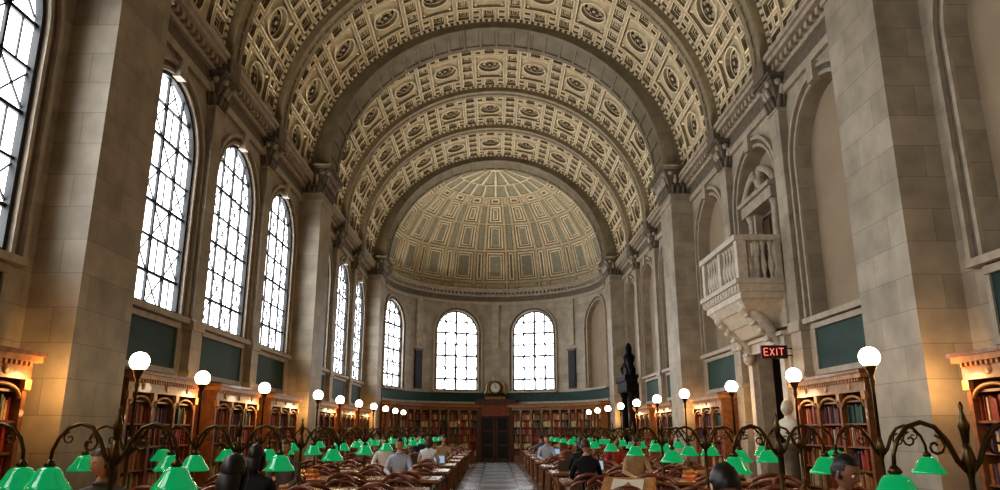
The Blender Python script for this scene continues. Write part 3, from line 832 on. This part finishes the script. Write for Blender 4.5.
for side, rows_ in ROWS.items():
    s = -1 if side == 'left' else 1
    for ri, y in enumerate(rows_):
        place(table_me, 'reading_table', (s*TXS[side], y, 0))
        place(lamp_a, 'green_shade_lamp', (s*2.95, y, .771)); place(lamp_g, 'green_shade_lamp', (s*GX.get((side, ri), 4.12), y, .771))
        for nf in ('n', 'f'):
            slots = [1.6, 2.5, 3.5, 4.45]
            for (sd, r2, nf2, x, st) in PEOPLE:
                if sd == side and r2 == ri and nf2 == nf:
                    j = min(range(4), key=lambda k: abs(slots[k]-x)); slots[j] = x
            for x in slots:
                oc = any(sd == side and r2 == ri and nf2 == nf and x == xx for (sd, r2, nf2, xx, st) in PEOPLE)
                yy = y-.80 if nf == 'n' else y+.80
                if not oc: yy += random.uniform(-.03, .03)+(-.05 if nf == 'n' else .05)
                place(chair_me, 'wooden_armchair', (s*x, yy, 0), (0 if nf == 'n' else pi)+(0 if oc else random.uniform(-.22, .22)))

# ------------------------------------------------------------------ people
def skin_body(lean):
    L_ = radians(lean)
    def tl(p):
        x, y, z = p; zz = z-.55
        return (x, y*cos(L_)+zz*sin(L_), .55-y*sin(L_)+zz*cos(L_))
    V = []; E = []; R = []
    def add(p, r, par=None):
        V.append(p); R.append(r if isinstance(r, tuple) else (r, r))
        if par is not None: E.append((par, len(V)-1))
        return len(V)-1
    pel = add((0, 0, .56), (.15, .12)); wa = add(tl((0, -.01, .72)), (.135, .105), pel); chs = add(tl((0, .0, .92)), (.155, .115), wa)
    uc = add(tl((0, -.005, 1.08)), (.13, .10), chs); nb = add(tl((0, .0, 1.19)), (.06, .06), uc); nt_ = add(tl((0, .02, 1.28)), .052, nb)
    wr = {}
    for s in (-1, 1):
        sh = add(tl((s*.17, 0, 1.105)), .062, uc)
        S = tl((s*.17, 0, 1.105))
        el = (s*.25, S[1]+.12, .87); el_ = add(el, .045, add(tuple((S[i]+el[i])/2 for i in range(3)), .054, sh))
        w_ = (s*.13, S[1]+.34, .805); fm = add(tuple((el[i]*.6+w_[i]*.4) for i in range(3)), .043, el_); w2 = add(w_, .027, fm)
        add((w_[0]-s*.012, w_[1]+.03, .80), .026, w2); wr[s] = w_
        hp = add((s*.09, .05, .535), .095, pel); th = add((s*.11, .25, .53), .082, hp); kn = add((s*.12, .45, .50), .062, th)
        cf = add((s*.12, .45, .32), .056, kn); an = add((s*.12, .44, .09), .038, cf); add((s*.13, .55, .045), .038, an)
    me = bpy.data.meshes.new('tmp'); me.from_pydata(V, E, [])
    ob = bpy.data.objects.new('tmp', me); scene.collection.objects.link(ob)
    md = ob.modifiers.new('skin', 'SKIN'); sb = ob.modifiers.new('sub', 'SUBSURF'); sb.levels = 2; sb.render_levels = 2
    for i, r in enumerate(R): me.skin_vertices[0].data[i].radius = r
    me.skin_vertices[0].data[0].use_root = True
    dg = bpy.context.evaluated_depsgraph_get(); ev = ob.evaluated_get(dg); m2 = ev.to_mesh()
    vs = [tuple(v.co) for v in m2.vertices]; fs = [tuple(p.vertices) for p in m2.polygons]
    ev.to_mesh_clear(); bpy.data.objects.remove(ob); bpy.data.meshes.remove(me)
    return vs, fs, tl((0, .02, 1.28)), wr
BODY = {}
def person(loc, rot, hair, top, long=False, skin='skin_light', lean=8, turn=0, trousers='denim'):
    if lean not in BODY: BODY[lean] = skin_body(lean)
    vs, fs, nk, wr = BODY[lean]
    mb = MB(); groups = {}
    for f in fs:
        c = [sum(vs[i][k] for i in f)/len(f) for k in range(3)]
        if c[2] > nk[2]-.075 and abs(c[0]) < .08: m = skin
        elif c[2] < .12: m = 'shoe_black'
        elif c[2] < .60 and (c[1] > .05 or c[2] < .56): m = trousers
        elif any(sqrt(sum((c[k]-w[k])**2 for k in range(3))) < .035 or c[1] > w[1]+.0 and c[2] > .7 for w in wr.values()): m = skin
        else: m = top
        groups.setdefault(m, []).append(f)
    mb.v += vs
    for m, ff in groups.items():
        k = mb.mi(m)
        for f in ff: mb.f.append(list(f)); mb.m.append(k); mb.sm.append(True)
    for s, w in wr.items():
        px, py, pz = w[0]-s*.02, w[1]+.075, .803
        mb.sphere((px, py, pz), (.042, .052, .018), skin, 12, 8)
        for i, (dx, ln) in enumerate(((-.032, .055), (-.011, .068), (.011, .072), (.032, .064))):
            dx = dx*s
            mb.tube([(px+dx*.8, py+.03, pz+.004), (px+dx, py+.05+ln*.25, pz+.012), (px+dx, py+.05+ln*.7, pz+.004), (px+dx, py+.05+ln, pz-.012)], [.0095, .009, .0082, .007], skin, 6)
        mb.tube([(px-s*.03, py-.02, pz), (px-s*.055, py+.012, pz+.004), (px-s*.062, py+.04, pz-.006)], [.012, .0105, .008], skin, 6)
    hc = (0, nk[1]+.03, nk[2]+.09)
    H = MB()
    R3 = (.076, .096, .113)
    def hf(d, p):
        x, y, z = p; dx, dy, dz = d
        if dz < 0: x *= 1-.28*(-dz)**1.4; y *= 1-.12*(-dz) if dy > 0 else 1-.25*(-dz)
        if dy > 0:
            y += .026*math.exp(-((dx/.16)**2+((dz+.16)/.17)**2))
            for e in (-1, 1): y -= .010*math.exp(-(((dx-e*.38)/.17)**2+((dz-.02)/.13)**2))
            y += .006*math.exp(-((dx/.3)**2+((dz+.48)/.08)**2)); y += .010*math.exp(-((dx/.3)**2+((dz+.85)/.2)**2))
            y += .005*math.exp(-((dz-.22)/.1)**2)*math.exp(-(dx/.6)**2)
        return (x, y, z)
    H.sphere((0, 0, 0), R3, skin, 36, 26, hf)
    for e in (-1, 1):
        H.sphere((e*.030, .079, .004), .0125, 'eye_white', 10, 8); H.sphere((e*.030, .088, .004), (.0055, .0045, .0055), 'eye_dark', 8, 6)
        H.tube([(e*.016, .093, .022), (e*.03, .094, .026), (e*.046, .083, .021)], [.003, .004, .002], hair, 5)
        H.sphere((e*.077, -.005, -.008), (.010, .02, .032), skin, 10, 8)
    H.sphere((0, .089, -.054), (.024, .007, .007), 'lips', 12, 6)
    def kf(m): return m[1] < .30 and m[2] > -.45 or m[2] > .48 or (long and m[1] < .1 and m[2] > -.8)
    def hh(d, p):
        w = 1+.03*sin(11*d[0])*sin(9*d[2])
        return (p[0]*w, p[1]*w-.004, p[2]*w+.004)
    H.sphere((0, -.004, .004), (.085, .104, .119), hair, 30, 22, hh, kf)
    if long:
        H.sphere((0, -.06, -.09), (.078, .045, .12), hair, 16, 12)
        for e in (-1, 1): H.tube([(e*.075, .01, .03), (e*.085, 0, -.05), (e*.082, -.01, -.11), (e*.07, -.02, -.16)], [.020, .024, .022, .010], hair, 8)
    M = Matrix.Translation(hc) @ Matrix.Rotation(turn, 4, 'Z') @ Matrix.Rotation(-radians(10+lean*.5), 4, 'X')
    off = len(mb.v); mb.v += [tuple(M @ Vector(p)) for p in H.v]
    mp = [mb.mi(n) for n in H.mats]
    for f, m, sm in zip(H.f, H.m, H.sm): mb.f.append([i+off for i in f]); mb.m.append(mp[m]); mb.sm.append(sm)
    mb.tube([(.07*cos(2*pi*k/14), nk[1]-.022+.07*sin(2*pi*k/14), nk[2]-.085+.01*sin(2*pi*k/14)) for k in range(15)], .014, top, 6)
    return mb.obj('seated_reader', loc, rot)
for (sd, ri, nf, x, st) in PEOPLE:
    s = -1 if sd == 'left' else 1; y = ROWS[sd][ri]
    person((s*x, y-.76 if nf == 'n' else y+.76, 0), 0 if nf == 'n' else pi, **st)

# things on the tables
lp = MB(); lp.box(-.16, .16, -.11, .11, 0, .015, 'laptop_grey'); lp.frustum(-.16, .16, .10, .11, .015, -.16, .16, .17, .18, .22, 'laptop_grey')
lp.add([(-.15, .099, .03), (.15, .099, .03), (.15, .163, .21), (-.15, .163, .21)], [(0, 1, 2, 3)], 'screen_glow'); lap = lp.mesh('laptop')
bo = MB()
for s in (-1, 1):
    pts = [(0, .0), (s*.03, .03), (s*.1, .035), (s*.17, .02)]
    for (a, za), (b, zb) in zip(pts, pts[1:]): quad(bo, [(a, -.13, za), (b, -.13, zb), (b, .13, zb), (a, .13, za)], 'paper')
    x0, x1 = sorted((s*.005, s*.18)); bo.box(x0, x1, -.135, .135, 0, .012, 'book_cover_0')
openb = bo.mesh('open_book')
bs = MB()
for k in range(4): bs.box(-.12+.01*k, .11-.01*k, -.09, .08, k*.035, k*.035+.033, BOOKS[(k*3) % 8])
stack = bs.mesh('book_stack')
seatpos = {(sd, ri, nf): x for (sd, ri, nf, x, st) in PEOPLE}
for side, rows_ in ROWS.items():
    s = -1 if side == 'left' else 1
    for ri, y in enumerate(rows_):
        if side == 'right' and ri in (3,): continue
        for x in (1.5, 2.15, 3.5):
            r = random.random(); nf = random.choice('nf'); yy = y+(-.36 if nf == 'n' else .36)
            px = seatpos.get((side, ri, nf))
            if px is not None and abs(px-x) < .5: yy = y
            if r < .14: place(lap, 'laptop', (s*x, yy, .771), 0 if nf == 'n' else pi)
            elif r < .5: place(openb, 'open_book', (s*x, yy, .771), random.uniform(-.3, .3))
            elif r < .7: place(stack, 'book_stack', (s*x, yy, .771), random.uniform(-.5, .5))
rs = MB()
rs.frustum(-.36, .36, -.2, .25, 0, -.36, .36, .17, .25, .2, 'oak_light'); rs.box(-.37, .37, -.23, -.19, 0, .05, 'oak_light')
rs.add([(-.22, -.10, .062), (0, -.10, .045), (.22, -.10, .062), (.22, .12, .19), (0, .12, .175), (-.22, .12, .19)], [(0, 1, 4, 5), (1, 2, 3, 4)], 'paper')
rs.obj('book_stand', (1.8, ROWS['right'][3]-.1, .771), -.35)

# marble bust on pedestal
bu = MB(); B = 'bust_marble'
bu.box(-.2, .2, -.2, .2, 0, .15, 'stone_trim_dark'); bu.lathe([(.17, .15), (.14, .22), (.13, 1.2), (.17, 1.3), (.2, 1.36), (.2, 1.4)], 0, 0, 0, 'stone_trim_dark', 16)
bu.lathe([(.1, 1.4), (.07, 1.46), (.12, 1.5), (.2, 1.6), (.23, 1.72), (.17, 1.8), (.075, 1.84), (.065, 1.9)], 0, 0, 0, B, 20, sy=.62)
def bf(d, p):
    x, y, z = p; dx, dy, dz = d
    if dz < 0: x *= 1-.25*(-dz)
    if dy > 0: y += .03*math.exp(-((dx/.16)**2+((dz+.16)/.17)**2))
    return (x, y, z)
bu.sphere((0, .01, 2.0), (.09, .11, .14), B, 28, 20, bf)
bu.sphere((0, -.01, 2.03), (.10, .115, .13), B, 20, 14, None, lambda m: m[1] < .2 or m[2] > .5)
for e in (-1, 1): bu.sphere((e*.09, 0, 1.99), (.012, .025, .035), B, 8, 6)
bu.obj('marble_bust', (5.22, 13.3, 0), pi/2+.5)

# ------------------------------------------------------------------ lights
def area(name, loc, dirv, sx, sy, power, col, spread=180):
    l = bpy.data.lights.new(name, 'AREA'); l.shape = 'RECTANGLE'; l.size = sx; l.size_y = sy; l.energy = power; l.color = col; l.spread = radians(spread)
    o = bpy.data.objects.new(name, l); o.location = loc; o.rotation_euler = Vector(dirv).to_track_quat('-Z', 'Y').to_euler(); scene.collection.objects.link(o)
for (a, b) in BAYS:
    for s in (-1, 1):
        pw = 9 if b < 9.5 else 22
        area('cornice_uplight', (s*5.70, (a+b)/2, 9.40), (-s*.68, 0, .73), 2.6, .15, pw, (1, .90, .72), 120)
for d in (-70, -35, 0, 35, 70):
    p = radians(d); area('cornice_uplight', (5.1*sin(p), AY+5.1*cos(p), 9.40), (-sin(p)*.6, -cos(p)*.6, .75), 1.2, .15, 13, (1, .90, .72), 110)
for (a, b) in BAYS:
    for s in (-1, 1):
        l = bpy.data.lights.new('bookcase_lamp', 'POINT'); l.energy = 13; l.color = (1, .55, .20); l.shadow_soft_size = .1
        o = bpy.data.objects.new('bookcase_lamp', l); o.location = (s*5.35, b-.45, 2.2); scene.collection.objects.link(o)
w = bpy.data.worlds.new('world'); scene.world = w; w.use_nodes = True
sk = w.node_tree.nodes.new('ShaderNodeTexSky'); sk.sky_type = 'HOSEK_WILKIE'
w.node_tree.links.new(sk.outputs[0], w.node_tree.nodes['Background'].inputs[0]); w.node_tree.nodes['Background'].inputs[1].default_value = .5

# ------------------------------------------------------------------ camera
cd = bpy.data.cameras.new('camera'); cd.sensor_width = 36; cd.lens = 26.0; cd.clip_end = 200
cam = bpy.data.objects.new('camera', cd); cam.location = (-.06, 0, 1.62); cam.rotation_euler = (radians(90+14.4), 0, -.008)
scene.collection.objects.link(cam); scene.camera = cam
scene.view_settings.view_transform = 'Standard'
for lk in ('Medium High Contrast', 'Standard - Medium High Contrast', 'High Contrast'):
    try:
        scene.view_settings.look = lk; print('LOOK', lk); break
    except Exception as ex_: pass
scene.view_settings.exposure = 0.38
